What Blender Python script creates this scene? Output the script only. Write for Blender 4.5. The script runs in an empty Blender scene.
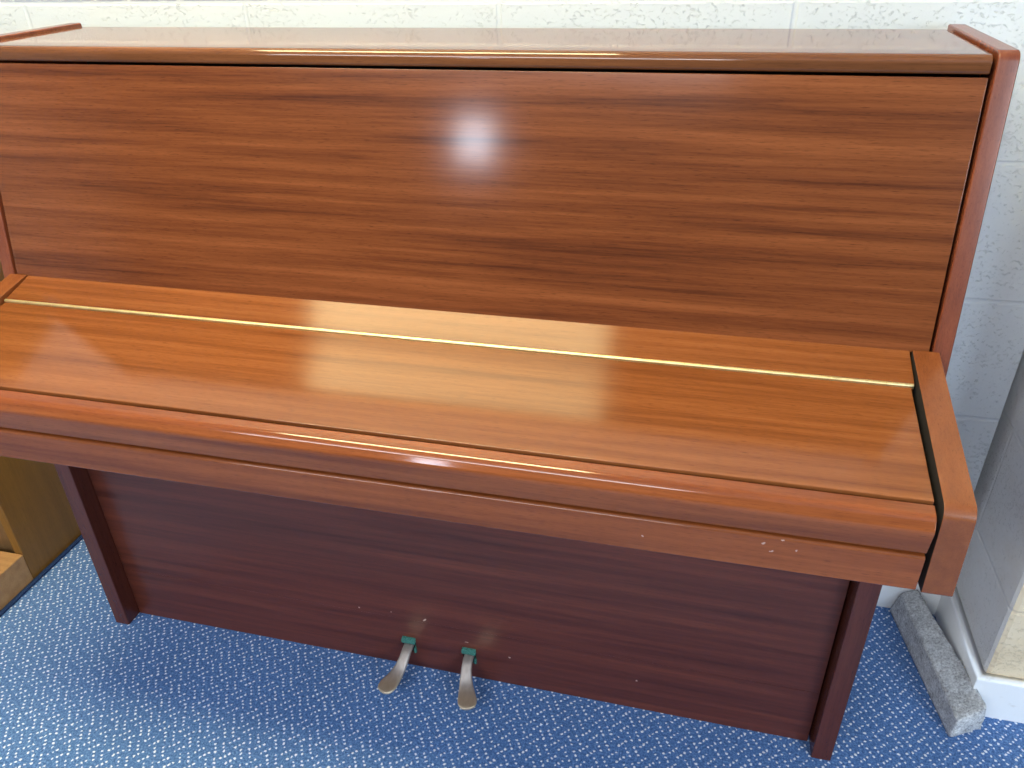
import bpy, bmesh, math, random
from mathutils import Vector, Matrix
S = bpy.context.scene
COL = S.collection
random.seed(4)

# ------------------------------------------------------------------ helpers
class N:
    """tiny node-tree builder"""
    def __init__(self, name):
        self.m = bpy.data.materials.new(name); self.m.use_nodes = True
        self.t = self.m.node_tree; self.t.nodes.clear()
        self.out = self.t.nodes.new('ShaderNodeOutputMaterial')
    def n(self, typ, **kw):
        nd = self.t.nodes.new('ShaderNode' + typ)
        for k, v in kw.items(): setattr(nd, k, v)
        return nd
    def link(self, a, b): self.t.links.new(a, b)
    def put(self, sock, v):
        if isinstance(v, bpy.types.NodeSocket): self.link(v, sock)
        elif v is not None: sock.default_value = v
    def math(self, op, a, b=None, c=None, clamp=False):
        nd = self.n('Math', operation=op, use_clamp=clamp)
        self.put(nd.inputs[0], a); self.put(nd.inputs[1], b); self.put(nd.inputs[2], c)
        return nd.outputs[0]
    def vm(self, op, a, b=None, c=None):
        nd = self.n('VectorMath', operation=op)
        self.put(nd.inputs[0], a); self.put(nd.inputs[1], b); self.put(nd.inputs[2], c)
        return nd.outputs['Value'] if op in ('LENGTH', 'DISTANCE') else nd.outputs[0]
    def coord(self, which='Object'): return self.n('TexCoord').outputs[which]
    def mapping(self, vec, scale=(1,1,1), loc=(0,0,0), rot=(0,0,0)):
        nd = self.n('Mapping'); self.put(nd.inputs[0], vec)
        nd.inputs['Scale'].default_value = scale; nd.inputs['Location'].default_value = loc
        nd.inputs['Rotation'].default_value = rot
        return nd.outputs[0]
    def noise(self, vec, scale=1.0, detail=3.0, rough=.5, dist=0.0):
        nd = self.n('TexNoise'); self.put(nd.inputs['Vector'], vec)
        nd.inputs['Scale'].default_value = scale; nd.inputs['Detail'].default_value = detail
        nd.inputs['Roughness'].default_value = rough; nd.inputs['Distortion'].default_value = dist
        return nd.outputs['Fac']
    def ramp(self, fac, stops, interp='LINEAR'):
        nd = self.n('ValToRGB'); self.put(nd.inputs[0], fac); cr = nd.color_ramp
        cr.interpolation = interp
        while len(cr.elements) < len(stops): cr.elements.new(.5)
        for e, (p, c) in zip(cr.elements, stops):
            e.position = p; e.color = (c, c, c, 1) if isinstance(c, (int, float)) else (*c, 1)
        return nd.outputs[0]
    def mix(self, fac, a, b, mode='MIX'):
        nd = self.n('Mix', data_type='RGBA', blend_type=mode)
        self.put(nd.inputs[0], fac)
        for s, v in ((nd.inputs[6], a), (nd.inputs[7], b)):
            if isinstance(v, (tuple, list)): v = (*v[:3], 1)
            self.put(s, v)
        return nd.outputs[2]
    def bump(self, h, strength=.3, dist=.001, normal=None):
        nd = self.n('Bump'); self.put(nd.inputs['Height'], h)
        nd.inputs['Strength'].default_value = strength; nd.inputs['Distance'].default_value = dist
        if normal is not None: self.link(normal, nd.inputs['Normal'])
        return nd.outputs[0]
    def bsdf(self, color, rough=.5, metal=0.0, normal=None, ior=1.5, spec=.5, sheen=0.0, aniso=0.0):
        b = self.n('BsdfPrincipled')
        if isinstance(color, (tuple, list)): color = (*color[:3], 1)
        self.put(b.inputs['Base Color'], color); self.put(b.inputs['Roughness'], rough)
        b.inputs['Metallic'].default_value = metal; b.inputs['IOR'].default_value = ior
        b.inputs['Specular IOR Level'].default_value = spec
        b.inputs['Sheen Weight'].default_value = sheen
        if normal is not None: self.link(normal, b.inputs['Normal'])
        self.link(b.outputs[0], self.out.inputs[0])
        return self.m

def link_mesh(name, bm, mat, parent=None, smooth=True):
    me = bpy.data.meshes.new(name)
    bmesh.ops.recalc_face_normals(bm, faces=bm.faces)
    bm.to_mesh(me); bm.free()
    o = bpy.data.objects.new(name, me); COL.objects.link(o)
    mats = mat if isinstance(mat, (list, tuple)) else [mat]
    for m in mats: me.materials.append(m)
    if smooth:
        for p in me.polygons: p.use_smooth = True
        md = o.modifiers.new('weighted', 'WEIGHTED_NORMAL'); md.weight = 90; md.keep_sharp = True
    if parent is not None:
        root = parent
        while root.parent: root = root.parent
        off = root.location
        me.transform(Matrix.Translation(-off))
        o.parent = parent
    return o

def soften(bm, off, seg=2, ang=30):
    es = [e for e in bm.edges if len(e.link_faces) == 2 and e.calc_face_angle(0) > math.radians(ang)]
    if off > 0 and es:
        bmesh.ops.bevel(bm, geom=es, offset=off, segments=seg, profile=.5, affect='EDGES', clamp_overlap=True)
    return bm

def box(x0, x1, y0, y1, z0, z1, bev=.0015, seg=2, bm=None):
    b = bmesh.new()
    bmesh.ops.create_cube(b, size=1)
    for v in b.verts:
        v.co = Vector(((x0+x1)/2 + v.co.x*(x1-x0), (y0+y1)/2 + v.co.y*(y1-y0), (z0+z1)/2 + v.co.z*(z1-z0)))
    soften(b, bev, seg)
    if bm is None: return b
    me = bpy.data.meshes.new('tmp'); b.to_mesh(me); bm.from_mesh(me); b.free(); bpy.data.meshes.remove(me)
    return bm

def prism(profile, x0, x1, bev=.0015, seg=2, ang=30):
    """(y,z) outline extruded along x"""
    b = bmesh.new()
    a = [b.verts.new((x0, y, z)) for y, z in profile]
    c = [b.verts.new((x1, y, z)) for y, z in profile]
    b.faces.new(a); b.faces.new(list(reversed(c)))
    n = len(profile)
    for i in range(n): b.faces.new((a[i], c[i], c[(i+1) % n], a[(i+1) % n]))
    bmesh.ops.recalc_face_normals(b, faces=b.faces)
    return soften(b, bev, seg, ang)

def fillet(pts, radii, seg=6):
    """round the corners of a (y,z) outline"""
    out = []; n = len(pts)
    for i, (p, r) in enumerate(zip(pts, radii)):
        P = Vector(p)
        if r <= 0: out.append(tuple(P)); continue
        A = (Vector(pts[i-1]) - P).normalized(); B = (Vector(pts[(i+1) % n]) - P).normalized()
        ang = A.angle(B); d = r / math.tan(ang/2)
        d = min(d, (Vector(pts[i-1])-P).length*.49, (Vector(pts[(i+1) % n])-P).length*.49)
        r = d*math.tan(ang/2)
        bis = (A+B).normalized(); cen = P + bis*(r/math.sin(ang/2))
        s = P + A*d - cen; e = P + B*d - cen
        a0 = math.atan2(s.y, s.x); a1 = math.atan2(e.y, e.x); da = a1-a0
        while da > math.pi: da -= 2*math.pi
        while da < -math.pi: da += 2*math.pi
        for k in range(seg+1):
            t = a0 + da*k/seg
            out.append((cen.x + r*math.cos(t), cen.y + r*math.sin(t)))
    return out

def tag(o, label, cat, group=None):
    o['label'] = label; o['category'] = cat
    if group: o['group'] = group
    return o
def thing(name, loc, label, cat):
    o = bpy.data.objects.new(name, None); COL.objects.link(o); o.location = loc
    o.empty_display_size = .1
    return tag(o, label, cat)
def struct(name, bm, mat, smooth=True):
    o = link_mesh(name, bm, mat, None, smooth); o['kind'] = 'structure'; return o

# ------------------------------------------------------------------ materials
def wood(name, dark, mid, light, axis='x', rough=.2, band=1.0, seed=0.0, figure=1.0, spec=.5, specks=(), ior=1.52):
    m = N(name)
    co = m.coord()
    long, cross = 1.0, 1.0
    def sc(l, c):
        return {'x': (l, c, c), 'y': (c, l, c), 'z': (c, c, l)}[axis]
    wob = m.n('TexNoise'); m.put(wob.inputs['Vector'], m.mapping(co, sc(2.2, 6), (seed, seed*2, 0)))
    wob.inputs['Scale'].default_value = 1; wob.inputs['Detail'].default_value = 2
    wv = m.vm('MULTIPLY_ADD', wob.outputs['Color'], (.007, .007, .007), co)
    broad = m.noise(m.mapping(wv, sc(1.1*band, 24*band), (seed, 1+seed, 2)), 1, 2, .5)
    ribbon = m.noise(m.mapping(wv, sc(1.7*band, 70*band), (3+seed, 1, 7)), 1, 3, .55)
    fibre = m.noise(m.mapping(co, sc(16, 520), (1, 5+seed, 2)), 1, 3, .6)
    pores = m.noise(m.mapping(co, sc(70, 1500), (9, 5+seed, 2)), 1, 1, .5)
    f = m.math('MULTIPLY_ADD', m.math('SUBTRACT', broad, .5), .55*figure, .5)
    f = m.math('MULTIPLY_ADD', m.math('SUBTRACT', ribbon, .5), 1.15*figure, f)
    f = m.math('MULTIPLY_ADD', m.math('SUBTRACT', fibre, .5), .38, f)
    c = m.ramp(f, [(.18, dark), (.5, mid), (.8, light)])
    c = m.mix(m.ramp(pores, [(.60, 0.0), (.74, .5)]), c, [q*.45 for q in dark])
    for (px, pz, a, b_, rot) in specks:
        q = m.vm('SUBTRACT', co, (px, 0, pz))
        nz = m.n('TexNoise'); m.put(nz.inputs['Vector'], co); nz.inputs['Scale'].default_value = 420
        q = m.vm('MULTIPLY_ADD', nz.outputs['Color'], (.004, 0, .004), m.vm('SUBTRACT', q, (.002, 0, .002)))
        q = m.vm('LENGTH', m.mapping(m.mapping(q, (1, 0, 1), (0,0,0), (0, rot, 0)), (1/a, 0, 1/b_)))
        c = m.mix(m.math('MULTIPLY', m.math('LESS_THAN', q, 1.0), .8), c, (.55,.38,.30))
    bm_ = m.bump(pores, .02, .0001)
    # hand polish: gloss varies a little over the surface
    r = m.math('MULTIPLY_ADD', m.noise(m.mapping(co, sc(3, 9), (seed, 0, 4)), 1, 3, .6), .05, rough-.025)
    return m.bsdf(c, r, 0, bm_, ior, spec)

MA = wood('mahogany_across', (.066,.0155,.005), (.155,.042,.0115), (.225,.067,.0195), 'x', .13)
MT = wood('mahogany_lid', (.085,.029,.010), (.155,.054,.018), (.21,.078,.028), 'x', .07, seed=4.4)
MF = wood('mahogany_fallboard', (.12,.033,.009), (.20,.061,.0165), (.26,.086,.026), 'x', .12, seed=3.1, figure=.9, ior=1.50)
MR = wood('mahogany_rail', (.10,.022,.006), (.215,.055,.0135), (.30,.083,.022), 'x', .09, seed=6.2, figure=.8, specks=((.508,.632,.0022,.0014,.4),(.528,.640,.0018,.0010,0),(.545,.628,.0016,.0012,1),(.372,.617,.0014,.0012,0),(.518,.622,.0030,.0008,.2)))
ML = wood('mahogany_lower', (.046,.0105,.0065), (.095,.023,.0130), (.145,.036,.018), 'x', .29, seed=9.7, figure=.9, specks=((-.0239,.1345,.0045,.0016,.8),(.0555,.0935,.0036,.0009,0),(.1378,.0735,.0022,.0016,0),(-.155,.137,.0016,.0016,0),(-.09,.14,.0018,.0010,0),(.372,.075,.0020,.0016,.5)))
MD = wood('mahogany_foot', (.045,.011,.0065), (.085,.020,.0115), (.12,.031,.016), 'z', .25, seed=7.5, figure=.5)
MV = wood('mahogany_upright', (.10,.024,.010), (.18,.045,.018), (.25,.068,.026), 'z', .25, seed=5.5, figure=.55)
MY = wood('mahogany_arm', (.13,.036,.0115), (.20,.058,.017), (.25,.078,.024), 'y', .24, seed=2.5, figure=.5)
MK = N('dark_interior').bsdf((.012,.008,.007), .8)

def brass():
    m = N('brass'); co = m.coord()
    n = m.noise(m.mapping(co, (60, 60, 60)), 1, 3)
    return m.bsdf(m.ramp(n, [(.3, (.84,.64,.28)), (.7, (.95,.77,.40))]), .42, 1.0)
MB = brass()
def pedal_metal():
    m = N('worn_pedal_metal'); co = m.coord()
    n = m.noise(m.mapping(co, (80, 40, 60)), 1, 4, .6)
    base = m.ramp(n, [(.3, (.50,.42,.37)), (.7, (.66,.58,.53))])
    sp = m.n('SeparateXYZ'); m.link(co, sp.inputs[0])
    # brass showing through at the worn toe
    t = m.n('MapRange'); m.link(sp.outputs[1], t.inputs[0])
    t.inputs[1].default_value = -.125; t.inputs[2].default_value = -.148
    t.inputs[3].default_value = 0; t.inputs[4].default_value = 1
    c = m.mix(m.math('MULTIPLY', t.outputs[0], .35), base, (.80,.60,.26))
    return m.bsdf(c, .45, .8)
MP = pedal_metal()
def felt(name, a, b, scale=400):
    m = N(name); co = m.coord(); n = m.noise(co, scale, 3, .6)
    return m.bsdf(m.ramp(n, [(.3, a), (.7, b)]), .95, 0, m.bump(n, .6, .001), 1.5, .2)
MG = felt('green_felt', (.02,.085,.07), (.07,.22,.18))

def wall_paint(name, tone, x0=0.0, axis='xz', stain=0.0):
    m = N(name); co = m.coord()
    sp = m.n('SeparateXYZ'); m.link(co, sp.inputs[0])
    cb = m.n('CombineXYZ')
    m.link(sp.outputs[0 if axis == 'xz' else 1], cb.inputs[0]); m.link(sp.outputs[2], cb.inputs[1])
    br = m.n('TexBrick'); m.put(br.inputs['Vector'], m.mapping(cb.outputs[0], (1,1,1), (-x0, -(ZW-10*.225), 0)))
    br.inputs['Scale'].default_value = 1; br.inputs['Brick Width'].default_value = .45
    br.inputs['Row Height'].default_value = .225; br.inputs['Mortar Size'].default_value = .0052
    br.inputs['Mortar Smooth'].default_value = .65; br.offset = .5
    mort = br.outputs['Fac']
    # open texture of painted concrete block: small slanted pits that the paint has not filled
    nv = m.vm('MULTIPLY_ADD', co, (1, 1, 1), (0, 0, 0))
    pit = m.noise(m.mapping(nv, (130, 130, 190), (0,0,0), (0, .5, 0)), 1, 3, .62, .7)
    patch = m.noise(m.mapping(nv, (7, 7, 9)), 1, 3, .6)
    pv = m.math('MULTIPLY_ADD', m.math('SUBTRACT', patch, .5), .35, pit)
    pitm = m.math('MULTIPLY', m.ramp(pv, [(.585, 0.0), (.67, 1.0)]), m.math('SUBTRACT', 1.0, mort), clamp=True)
    fine = m.noise(m.mapping(nv, (230, 230, 230)), 1, 3, .6)
    lump = m.noise(m.mapping(nv, (38, 38, 38)), 1, 3, .55)
    h = m.math('MULTIPLY_ADD', lump, .5, m.math('MULTIPLY', fine, .22))
    h = m.math('SUBTRACT', h, m.math('MULTIPLY', pitm, 1.1))
    h = m.math('SUBTRACT', h, m.math('MULTIPLY', mort, .8))
    c = m.mix(m.math('MULTIPLY', pitm, .16), tone, [q*.45 for q in tone])
    if stain:
        s = m.noise(m.mapping(nv, (9, 9, 16)), 1, 4, .65)
        c = m.mix(m.ramp(s, [(.45, 0.0), (.72, stain)]), c, (.55,.40,.22))
    return m.bsdf(c, .55, 0, m.bump(h, .55, .0032), 1.5, .35)
ZW = 1.1427; XW = -.3958
MW = wall_paint('painted_block_wall', (.61,.64,.66), XW - 0.0, 'xz')
MWS = wall_paint('painted_block_return', (.88,.87,.85), .2, 'yz', .12)
MWF = wall_paint('painted_block_pier_front', (.74,.61,.43), .2, 'xz', .35)
def gloss_white():
    m = N('white_gloss_paint'); co = m.coord()
    n = m.noise(m.mapping(co, (6, 6, 30)), 1, 4, .6)
    g = m.noise(m.mapping(co, (24, 24, 40)), 1, 4, .7)
    c = m.mix(m.ramp(g, [(.62, 0.0), (.72, .35)]), (.84,.85,.86), (.50,.44,.36))
    return m.bsdf(c, .32, 0, m.bump(n, .2, .0015))
MSK = gloss_white()

def carpet():
    m = N('blue_loop_carpet'); co = m.coord()
    A, B = .05085, .03085
    o = (-.4612, -.4168)
    jit = m.n('TexNoise'); m.put(jit.inputs['Vector'], co); jit.inputs['Scale'].default_value = 210; jit.inputs['Detail'].default_value = 1
    p = m.vm('MULTIPLY_ADD', jit.outputs['Color'], (.0046,.0046,0), co)
    p = m.vm('SUBTRACT', p, (.0023,.0023,0))
    dots = []
    for r in (-.5, .5):
        for k in (-1, 0, 1):
            dots.append((.0054*k + .0140*r, .0053*k - .0060*r))          # three loops in each of two slanting rows
            dots.append((.02543 + .0042*k + .0139*r, .01543 - .0068*k + .0045*r))
    best = None
    for dx, dy in dots:
        q = m.vm('SUBTRACT', p, (o[0]+dx, o[1]+dy, 0))
        q = m.vm('WRAP', q, (A/2, B/2, 1), (-A/2, -B/2, -1))
        l = m.vm('LENGTH', m.vm('MULTIPLY', q, (1, 1, 0)))
        best = l if best is None else m.math('MINIMUM', best, l)
    loop = m.noise(co, 250, 4, .8); big = m.noise(co, 5, 3, .6); mid = m.noise(co, 150, 2, .6)
    thr = m.math('MULTIPLY_ADD', m.math('SUBTRACT', mid, .5), -.0034, best)
    d = m.n('MapRange', interpolation_type='SMOOTHSTEP'); m.link(thr, d.inputs[0])
    d.inputs[1].default_value = .0013; d.inputs[2].default_value = .0026
    d.inputs[3].default_value = 1; d.inputs[4].default_value = 0
    blue = m.ramp(loop, [(.30, (.016,.044,.135)), (.50, (.072,.172,.42)), (.70, (.25,.43,.76))])
    blue = m.mix(m.ramp(big, [(.35, 0.0), (.7, .22)]), blue, (.04,.095,.22))
    c = m.mix(m.math('MULTIPLY', d.outputs[0], .92), blue, (.84,.87,.97))
    h = m.math('MULTIPLY_ADD', d.outputs[0], .5, loop)
    return m.bsdf(c, .92, 0, m.bump(h, .6, .0022), 1.5, .15, .12)
MC = carpet()
def olive_wood(name, a, b, c_, axis='z', rough=.4):
    return wood(name, a, b, c_, axis, rough, .8, 1.3, .6)
MO1 = olive_wood('oak_veneer', (.145,.062,.010), (.20,.088,.014), (.25,.115,.022))
MO2 = olive_wood('oak_dark', (.10,.05,.02), (.16,.085,.033), (.21,.115,.045))
MO3 = olive_wood('oak_plinth', (.26,.12,.045), (.40,.21,.085), (.50,.28,.12), 'x')

# ------------------------------------------------------------------ the room
struct('floor', box(-3.2, 3.2, -3.6, .1, -.06, 0, 0), MC)
struct('wall_back', box(-3.2, .95, 0, .12, 0, 2.612, 0), MW)
# the wall comes forward to the right of the piano
PX, PY = .966, -.238
b = bmesh.new()
prof = [(PX, .12), (PX, PY+.010), (PX+.003, PY+.003), (PX+.010, PY), (3.2, PY), (3.2, .12)]
lo = [b.verts.new((x, y, 0)) for x, y in prof]; hi = [b.verts.new((x, y, 2.612)) for x, y in prof]
for i in range(len(prof)):
    f = b.faces.new((lo[i], lo[(i+1) % len(prof)], hi[(i+1) % len(prof)], hi[i]))
    f.material_index = 1 if i >= 2 else 0
b.faces.new(hi); b.faces.new(lo[::-1])
struct('wall_right', b, [MWS, MWF], smooth=False)
struct('ceiling', box(-3.3, 3.2, -3.6, .12, 2.612, 2.70, 0), N('ceiling_paint').bsdf((.8,.8,.78), .8))
struct('wall_left', box(-3.3, -3.2, -3.6, .1, 0, 2.612, 0), MW)

def skirting(pts, name):
    """pts: floor line of the wall face, left to right seen from the room; skirting 15 mm proud, rounded top"""
    b = bmesh.new(); T, H = .015, .094
    prof = [(0, 0), (T, 0), (T, H-.008), (T-.002, H-.003), (T-.006, H), (0, H)]
    rows = []
    n = len(pts)
    for i, p in enumerate(pts):
        p = Vector(p)
        ns = []
        if i > 0: d = (p - Vector(pts[i-1])).normalized(); ns.append(Vector((d.y, -d.x)))
        if i < n-1: d = (Vector(pts[i+1]) - p).normalized(); ns.append(Vector((d.y, -d.x)))
        m_ = ns[0] if len(ns) == 1 else (ns[0]+ns[1])/(1+ns[0].dot(ns[1]))
        rows.append([b.verts.new((p.x + m_.x*t, p.y + m_.y*t, z)) for t, z in prof])
    for r0, r1 in zip(rows, rows[1:]):
        for k in range(len(prof)):
            b.faces.new((r0[k], r1[k], r1[(k+1) % len(prof)], r0[(k+1) % len(prof)]))
    b.faces.new(rows[0]); b.faces.new(rows[-1][::-1])
    return struct(name, b, MSK)
skirting([(-.95, 0), (PX-.0155, 0)], 'baseboard_back')
skirting([(PX, -.0005), (PX, PY), (3.1, PY)], 'baseboard_right')

# ------------------------------------------------------------------ the piano
HU, TU = .7072, .0225      # half width inside the upper sides, their thickness
HF, TA = .6830, .0325      # between the arms, arm thickness
HL, TL = .6775, .0320      # between the lower sides
piano = thing('upright_piano', (0, -.30, 0),
    'upright mahogany piano with closed keyboard lid standing against the white block wall on blue carpet', 'piano')
# lid
lidp = fillet([(-.046, 1.086), (-.285, 1.0865), (-.285, 1.1075), (-.046, 1.1085)], [0, .004, .013, .002], 20)
link_mesh('top_lid', prism(lidp, -HU+.0025, HU-.0040, .0012), MT, piano)
# sloping front panel
up0, up1 = Vector((-.2835, 1.0835)), Vector((-.3432, .7575))
nrm = Vector(((up1-up0).y, -(up1-up0).x)).normalized()
if nrm.x < 0: nrm = -nrm
p = [tuple(up0), tuple(up1), tuple(up1 + nrm*.02), tuple(up0 + nrm*.02)]
link_mesh('front_panel', prism(p, -HU+.0035, HU-.0035, .0012), MA, piano)
# upper sides, front edge leaning back with the panel
sidep = fillet([(-.03, .597), (-.395, .597), (-.3745, .60), (-.3455, .7585), (-.2855, 1.1135), (-.03, 1.1135)],
               [0, 0, 0, 0, .014, .003], 7)
sidep = fillet([(-.03, .60), (-.372, .60), (-.2865, 1.1125), (-.03, 1.1135)], [0, 0, .013, .003], 18)
for s in (-1, 1):
    a, c = sorted((s*HU, s*(HU+TU)))
    link_mesh('upper_side', prism(sidep, a, c, .0022, 3), MV, piano)
# lower sides running down to the floor
for s in (-1, 1):
    a, c = sorted((s*HL, s*(HL+TL)))
    link_mesh('lower_side', box(a, c, -.4060, -.04, 0, .602, .002, 3), MD, piano)
# back board closing the case and the dark inside
link_mesh('back_board', box(-HU+.001, HU-.001, -.046, -.028, .05, 1.083, .001), MK, piano)
# lower panel and bottom rail
# bottom rail with two pedal openings
slots = [(-.0612, .0135), (.0588, .0135)]
rb = bmesh.new()
zs0, zs1, zt0, zt1 = .001, .1270, .040, .079
xs = [-HL+.0015, slots[0][0]-slots[0][1], slots[0][0]+slots[0][1], slots[1][0]-slots[1][1], slots[1][0]+slots[1][1], HL-.004]
def skew(bm_):
    for v in bm_.verts: v.co.y -= .0042*max(0, v.co.x + .15)/.83      # the knee panel sits a little proud at its right end
    return bm_
def quadbox(x0, x1, z0, z1): box(x0, x1, -.3712, -.350, z0, z1, 0, 1, rb)
for i in range(5):
    if i in (1, 3): quadbox(xs[i], xs[i+1], zs0, zt0); quadbox(xs[i], xs[i+1], zt1, zs1)
    else: quadbox(xs[i], xs[i+1], zs0, zs1)
bmesh.ops.remove_doubles(rb, verts=rb.verts, dist=1e-5)
skew(rb)
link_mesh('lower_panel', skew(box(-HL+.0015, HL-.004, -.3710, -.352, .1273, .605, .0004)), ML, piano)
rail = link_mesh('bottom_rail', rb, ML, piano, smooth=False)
link_mesh('bottom_board', box(-HL+.002, HL-.002, -.33, -.05, .03, .05, .001), MK, piano)
# key bed and key slip
link_mesh('key_bed', box(-HF+.0045, HF-.0045, -.589, -.047, .6005, .630, .002), MV, piano)
ksp = fillet([(-.590, .5935), (-.6080, .5940), (-.6080, .6430), (-.590, .6435)], [.001, .003, .004, .001], 10)
link_mesh('key_slip', prism(ksp, -HF+.0065, HF-.0065, .0012), MR, piano)
# arms (key blocks) either side of the keyboard
armp = fillet([(-.3435, .7620), (-.5995, .7040), (-.6070, .5905), (-.3700, .5905)], [.001, .018, .003, 0], 20)
for s in (-1, 1):
    a, c = sorted((s*HF, s*(HF+TA)))
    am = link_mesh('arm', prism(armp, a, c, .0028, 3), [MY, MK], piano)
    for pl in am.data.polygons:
        if s > 0 and abs(pl.normal.x) > .9 and abs(abs(pl.center.x) - HF) < .001: pl.material_index = 1  # near-black on the right arm's inner face paints in the gap's shade
# keyboard lid: fixed board, brass hinge, hinged flap and rolled nose
fix = [(-.3425, .7600), (-.3985, .7425), (-.3985, .724), (-.3425, .742)]
link_mesh('fallboard', prism(fix, -HF+.0015, HF-.0025, .0009), MF, piano)
flap = [(-.4035, .7392), (-.5825, .7015), (-.5825, .684), (-.4035, .7222)]
fl = link_mesh('keyboard_lid', prism(flap, -HF+.0035, HF-.0065, .0010), MF, piano)
nose = fillet([(-.5862, .6996), (-.6040, .6950), (-.6115, .6800), (-.6055, .6446), (-.585, .6442)],
              [.0015, .013, .014, .006, .001], 20)
link_mesh('lid_nose', prism(nose, -HF+.0035, HF-.0065, .0012), MR, fl)
# piano hinge: barrel of interlocking knuckles and its two thin leaves
hb = bmesh.new()
x = -HF+.003; K = .0225; cy, cz, R = -.4010, .7405, .0027
while x < HF-.004:
    x1 = min(x+K-.0004, HF-.004)
    r = bmesh.ops.create_cone(hb, cap_ends=True, segments=24, radius1=R, radius2=R, depth=x1-x,
        matrix=Matrix.Translation(((x+x1)/2, cy, cz)) @ Matrix.Rotation(math.pi/2, 4, 'Y'))
    x += K
box(-HF+.003, HF-.004, -.4034, -.3986, .7372, .7398, 0, 1, hb)
link_mesh('piano_hinge', hb, MB, fl, smooth=False)

# pedals
def pedal(side):
    cx = slots[0][0] if side < 0 else slots[1][0]
    # path out of the case, bending down and fanning outward
    ctrl = [(cx, -.345, .0600, .0092, .0050), (cx, -.368, .0600, .0094, .0050), (cx+side*.0005, -.386, .0572, .0096, .0050),
            (cx+side*.0022, -.402, .0485, .0104, .0047), (cx+side*.0060, -.418, .0385, .0122, .0044),
            (cx+side*.0115, -.434, .0328, .0152, .0040), (cx+side*.0165, -.448, .0312, .0176, .0038),
            (cx+side*.0195, -.457, .0306, .0164, .0036), (cx+side*.0212, -.4630, .0302, .0122, .0032), (cx+side*.0222, -.4660, .0300, .0050, .0022)]
    pts = []
    for i in range(len(ctrl)-1):                       # Catmull-Rom through the control stations
        q = [Vector(ctrl[max(0, i-1)]), Vector(ctrl[i]), Vector(ctrl[i+1]), Vector(ctrl[min(len(ctrl)-1, i+2)])]
        for k in range(4):
            t = k/4
            pts.append(.5*((2*q[1]) + (q[2]-q[0])*t + (2*q[0]-5*q[1]+4*q[2]-q[3])*t*t + (3*q[1]-q[0]-3*q[2]+q[3])*t**3))
    pts.append(Vector(ctrl[-1]))
    b = bmesh.new(); rings = []
    for i, s in enumerate(pts):
        c = Vector(s[:3]); d = Vector((pts[min(i+1, len(pts)-1)] - pts[max(i-1, 0)])[:3]).normalized()
        w = d.cross(Vector((0, 0, 1))).normalized(); u = w.cross(d).normalized()
        ring = []
        for k in range(16):
            a = 2*math.pi*k/16; ca, sa = math.cos(a), math.sin(a)
            ex = math.copysign(abs(ca)**.62, ca); ez = math.copysign(abs(sa)**.62, sa)
            ring.append(b.verts.new(c + w*ex*s[3] + u*ez*s[4]))
        rings.append(ring)
    for r0, r1 in zip(rings, rings[1:]):
        for k in range(16): b.faces.new((r0[k], r1[k], r1[(k+1) % 16], r0[(k+1) % 16]))
    b.faces.new(rings[0][::-1]); b.faces.new(rings[-1])
    pd = link_mesh('pedal', b, MP, piano)
    # green felt bushing lining the top and one side of the opening
    g = bmesh.new()
    hw = slots[0][1]
    top = fillet([(cx-hw, .0665), (cx+hw, .0665), (cx+hw, .0785), (cx-hw, .0785)], [.002, .002, .004, .004], 4)
    a_ = [g.verts.new((x_, -.3775, z_)) for x_, z_ in top]; c_ = [g.verts.new((x_, -.354, z_)) for x_, z_ in top]
    g.faces.new(a_); g.faces.new(c_[::-1])
    for i in range(len(top)): g.faces.new((a_[i], c_[i], c_[(i+1) % len(top)], a_[(i+1) % len(top)]))
    bmesh.ops.recalc_face_normals(g, faces=g.faces)
    fo = link_mesh('pedal_bushing', g, MG, piano); fo['label'] = 'green felt bushing above the pedal'
    g = box(cx+hw-.0055, cx+hw+.0005, -.3760, -.354, .0405, .0535, .002)
    link_mesh('pedal_bushing', g, MG, piano)
    return pd
pedal(-1); pedal(1)

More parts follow.
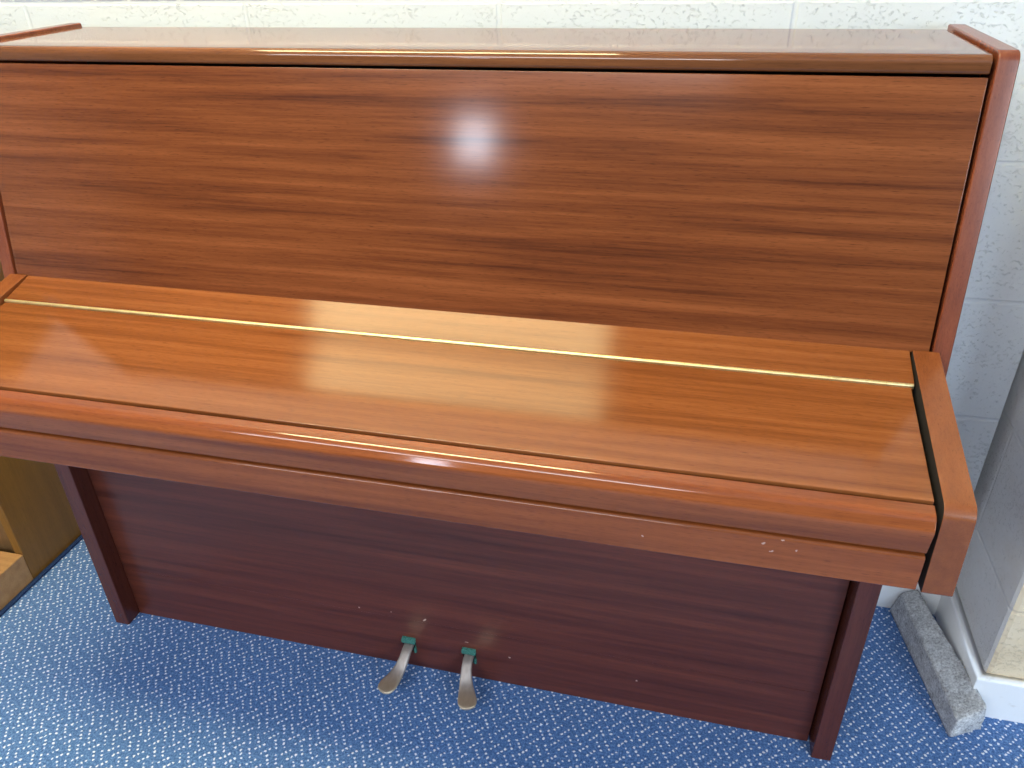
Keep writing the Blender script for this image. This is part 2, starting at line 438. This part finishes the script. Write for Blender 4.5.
# ------------------------------------------------------------------ grey strip leaning on the skirting
def grey_strip():
    A, B = Vector((.861,-.018,0)), Vector((.9145,-.316,0))
    C, D = Vector((.874,-.018,.050)), Vector((.9165,-.318,.050))
    E, F = Vector((.901,-.018,.068)), Vector((.9655,-.292,.068))
    G, H = Vector((.926,-.018,.012)), Vector((.9700,-.290,.010))
    b = bmesh.new(); n = 60; rows = []
    def corner_ring(t):
        q = [A.lerp(B, t), C.lerp(D, t), E.lerp(F, t), G.lerp(H, t)]
        ring = []
        for i in range(4):
            for k in range(9): ring.append(q[i].lerp(q[(i+1) % 4], k/9))
        return ring
    for i in range(n+1): rows.append([b.verts.new(v) for v in corner_ring(i/n)])
    m_ = len(rows[0])
    for r0, r1 in zip(rows, rows[1:]):
        for k in range(m_): b.faces.new((r0[k], r1[k], r1[(k+1) % m_], r0[(k+1) % m_]))
    for r in (rows[0], rows[-1]):
        c = b.verts.new(sum((v.co for v in r), Vector())/m_)
        for k in range(m_): b.faces.new((r[k], r[(k+1) % m_], c))
    for _ in range(1): bmesh.ops.smooth_vert(b, verts=b.verts, factor=.45, use_axis_x=True, use_axis_y=True, use_axis_z=True)
    for v in b.verts:
        if v.co.z > .006: v.co += Vector((random.gauss(0,.0007), random.gauss(0,.0007), random.gauss(0,.0007)))
    m = N('grey_fibre_felt'); co = m.coord()
    n1 = m.noise(co, 260, 4, .7); n2 = m.noise(co, 60, 3, .6)
    f = m.math('MULTIPLY_ADD', n2, .35, m.math('MULTIPLY', n1, .75))
    c = m.ramp(f, [(.34, (.16,.16,.165)), (.52, (.47,.475,.49)), (.72, (.78,.79,.80))])
    mat = m.bsdf(c, .95, 0, m.bump(f, .9, .003), 1.5, .2)
    o = link_mesh('felt_strip', b, mat)
    tag(o, 'grey felt block lying on the blue carpet against white skirting right of the piano', 'felt block')
grey_strip()

# ------------------------------------------------------------------ cabinet at the left
cab = thing('wooden_cabinet', (-1.3, -.2, 0), 'yellowish oak cabinet with low projecting base left of the piano', 'cabinet')
X1 = -.975
link_mesh('side_panel', box(X1-.022, X1, -.338, -.02, .002, 1.10, .002), MO1, cab)
link_mesh('door', box(-1.70, X1-.024, -.322, -.304, .002, 1.075, .003), MO2, cab)
link_mesh('top_panel', box(-1.72, X1-.0225, -.338, -.02, 1.078, 1.10, .002), MO1, cab)
link_mesh('side_panel', box(-1.722, -1.70, -.338, -.02, .002, 1.077, .002), MO1, cab)
link_mesh('plinth', box(-1.722, X1+.001, -.520, -.3385, .002, .078, .003), MO3, cab)

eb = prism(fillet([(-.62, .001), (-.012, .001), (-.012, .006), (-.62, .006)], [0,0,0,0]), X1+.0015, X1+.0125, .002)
struct('floor_strip_1', eb, felt('navy_strip', (.008,.018,.06), (.02,.045,.13)))  # thin plain navy strip along the foot of the cabinet

# ------------------------------------------------------------------ light
LAMP = 50.0
def ceiling_light():
    x0, x1, y0, y1, z = -1.11, .10, -.85, -.43, 2.60
    root = thing('ceiling_light', ((x0+x1)/2, (y0+y1)/2, z), 'warm rectangular ceiling light over the piano', 'ceiling light')
    m = N('warm_diffuser'); e = m.n('Emission'); e.inputs[0].default_value = (1, .88, .48, 1); e.inputs[1].default_value = LAMP
    m.link(e.outputs[0], m.out.inputs[0])
    link_mesh('diffuser', box(x0, x1, y0, y1, z-.004, z+.010, .002), m.m, root)
    fb = bmesh.new(); T = .022
    for a in ((x0-T, x1+T, y0-T, y0-.001), (x0-T, x1+T, y1+.001, y1+T), (x0-T, x0-.001, y0, y1), (x1+.001, x1+T, y0, y1)):
        box(*a, z-.012, z+.012, .002, 2, fb)
    link_mesh('frame', fb, MSK, root)
ceiling_light()

def area(name, loc, target, sx, sy, color, power):
    l = bpy.data.lights.new(name, 'AREA'); l.shape = 'RECTANGLE'; l.size = sx; l.size_y = sy
    l.color = color; l.energy = power
    o = bpy.data.objects.new(name, l); COL.objects.link(o); o.location = loc
    d = Vector(target) - Vector(loc); o.rotation_euler = d.to_track_quat('-Z', 'Y').to_euler()
    return o
area('window_daylight', (2.75, -3.6, 1.60), (.7, -.2, .5), 1.2, 1.2, (.66,.83,1.0), 115)
area('rear_fill', (-.75, -3.6, 2.25), (.4, -.2, .5), 2.6, .62, (.88,.94,1.0), 84)  # added fill light, unseen behind the camera, lifts the wall return
area('far_window_daylight', (-.88, -3.6, 1.41), (.1, -.3, 1.0), .17, .23, (.80,.86,1.0), 4.2)

w = bpy.data.worlds.new('room_ambient'); S.world = w; w.use_nodes = True
nt = w.node_tree; bg = nt.nodes['Background']
tc = nt.nodes.new('ShaderNodeTexCoord'); sx = nt.nodes.new('ShaderNodeSeparateXYZ'); rp = nt.nodes.new('ShaderNodeValToRGB')
nt.links.new(tc.outputs['Generated'], sx.inputs[0]); nt.links.new(sx.outputs[2], rp.inputs[0]); nt.links.new(rp.outputs[0], bg.inputs[0])
for e, (p, c) in zip((rp.color_ramp.elements[0], rp.color_ramp.elements[1], rp.color_ramp.elements.new(.45)),
                     ((.0, (.40,.41,.43)), (1.0, (.9,.95,1.0)), (.5, (1.06,1.05,1.05)))):
    e.position = p; e.color = (*c, 1)
bg.inputs[1].default_value = .56

# ------------------------------------------------------------------ camera
cam = bpy.data.cameras.new('camera'); co = bpy.data.objects.new('camera', cam); COL.objects.link(co)
cx, cy, cz = .4038, -1.3278, 1.2460
yaw, pit, rol, f = -.2537, -.5318, -.0267, 780.14
fw = Vector((math.sin(yaw)*math.cos(pit), math.cos(yaw)*math.cos(pit), math.sin(pit)))
r = fw.cross(Vector((0, 0, 1))).normalized(); u = r.cross(fw)
r2 = r*math.cos(rol) + u*math.sin(rol); u2 = -r*math.sin(rol) + u*math.cos(rol)
co.matrix_world = Matrix(((r2.x, u2.x, -fw.x, cx), (r2.y, u2.y, -fw.y, cy), (r2.z, u2.z, -fw.z, cz), (0, 0, 0, 1)))
cam.sensor_fit = 'HORIZONTAL'; cam.sensor_width = 36; cam.lens = f/1024*36
cam.clip_start = .01
S.camera = co
vs = S.view_settings
vs.view_transform = 'Standard'; vs.look = 'None'; vs.gamma = 1; vs.use_curve_mapping = False; vs.exposure = -0.35
try:
    S.cycles.use_denoising = True; S.cycles.caustics_reflective = False; S.cycles.caustics_refractive = False
except Exception: pass
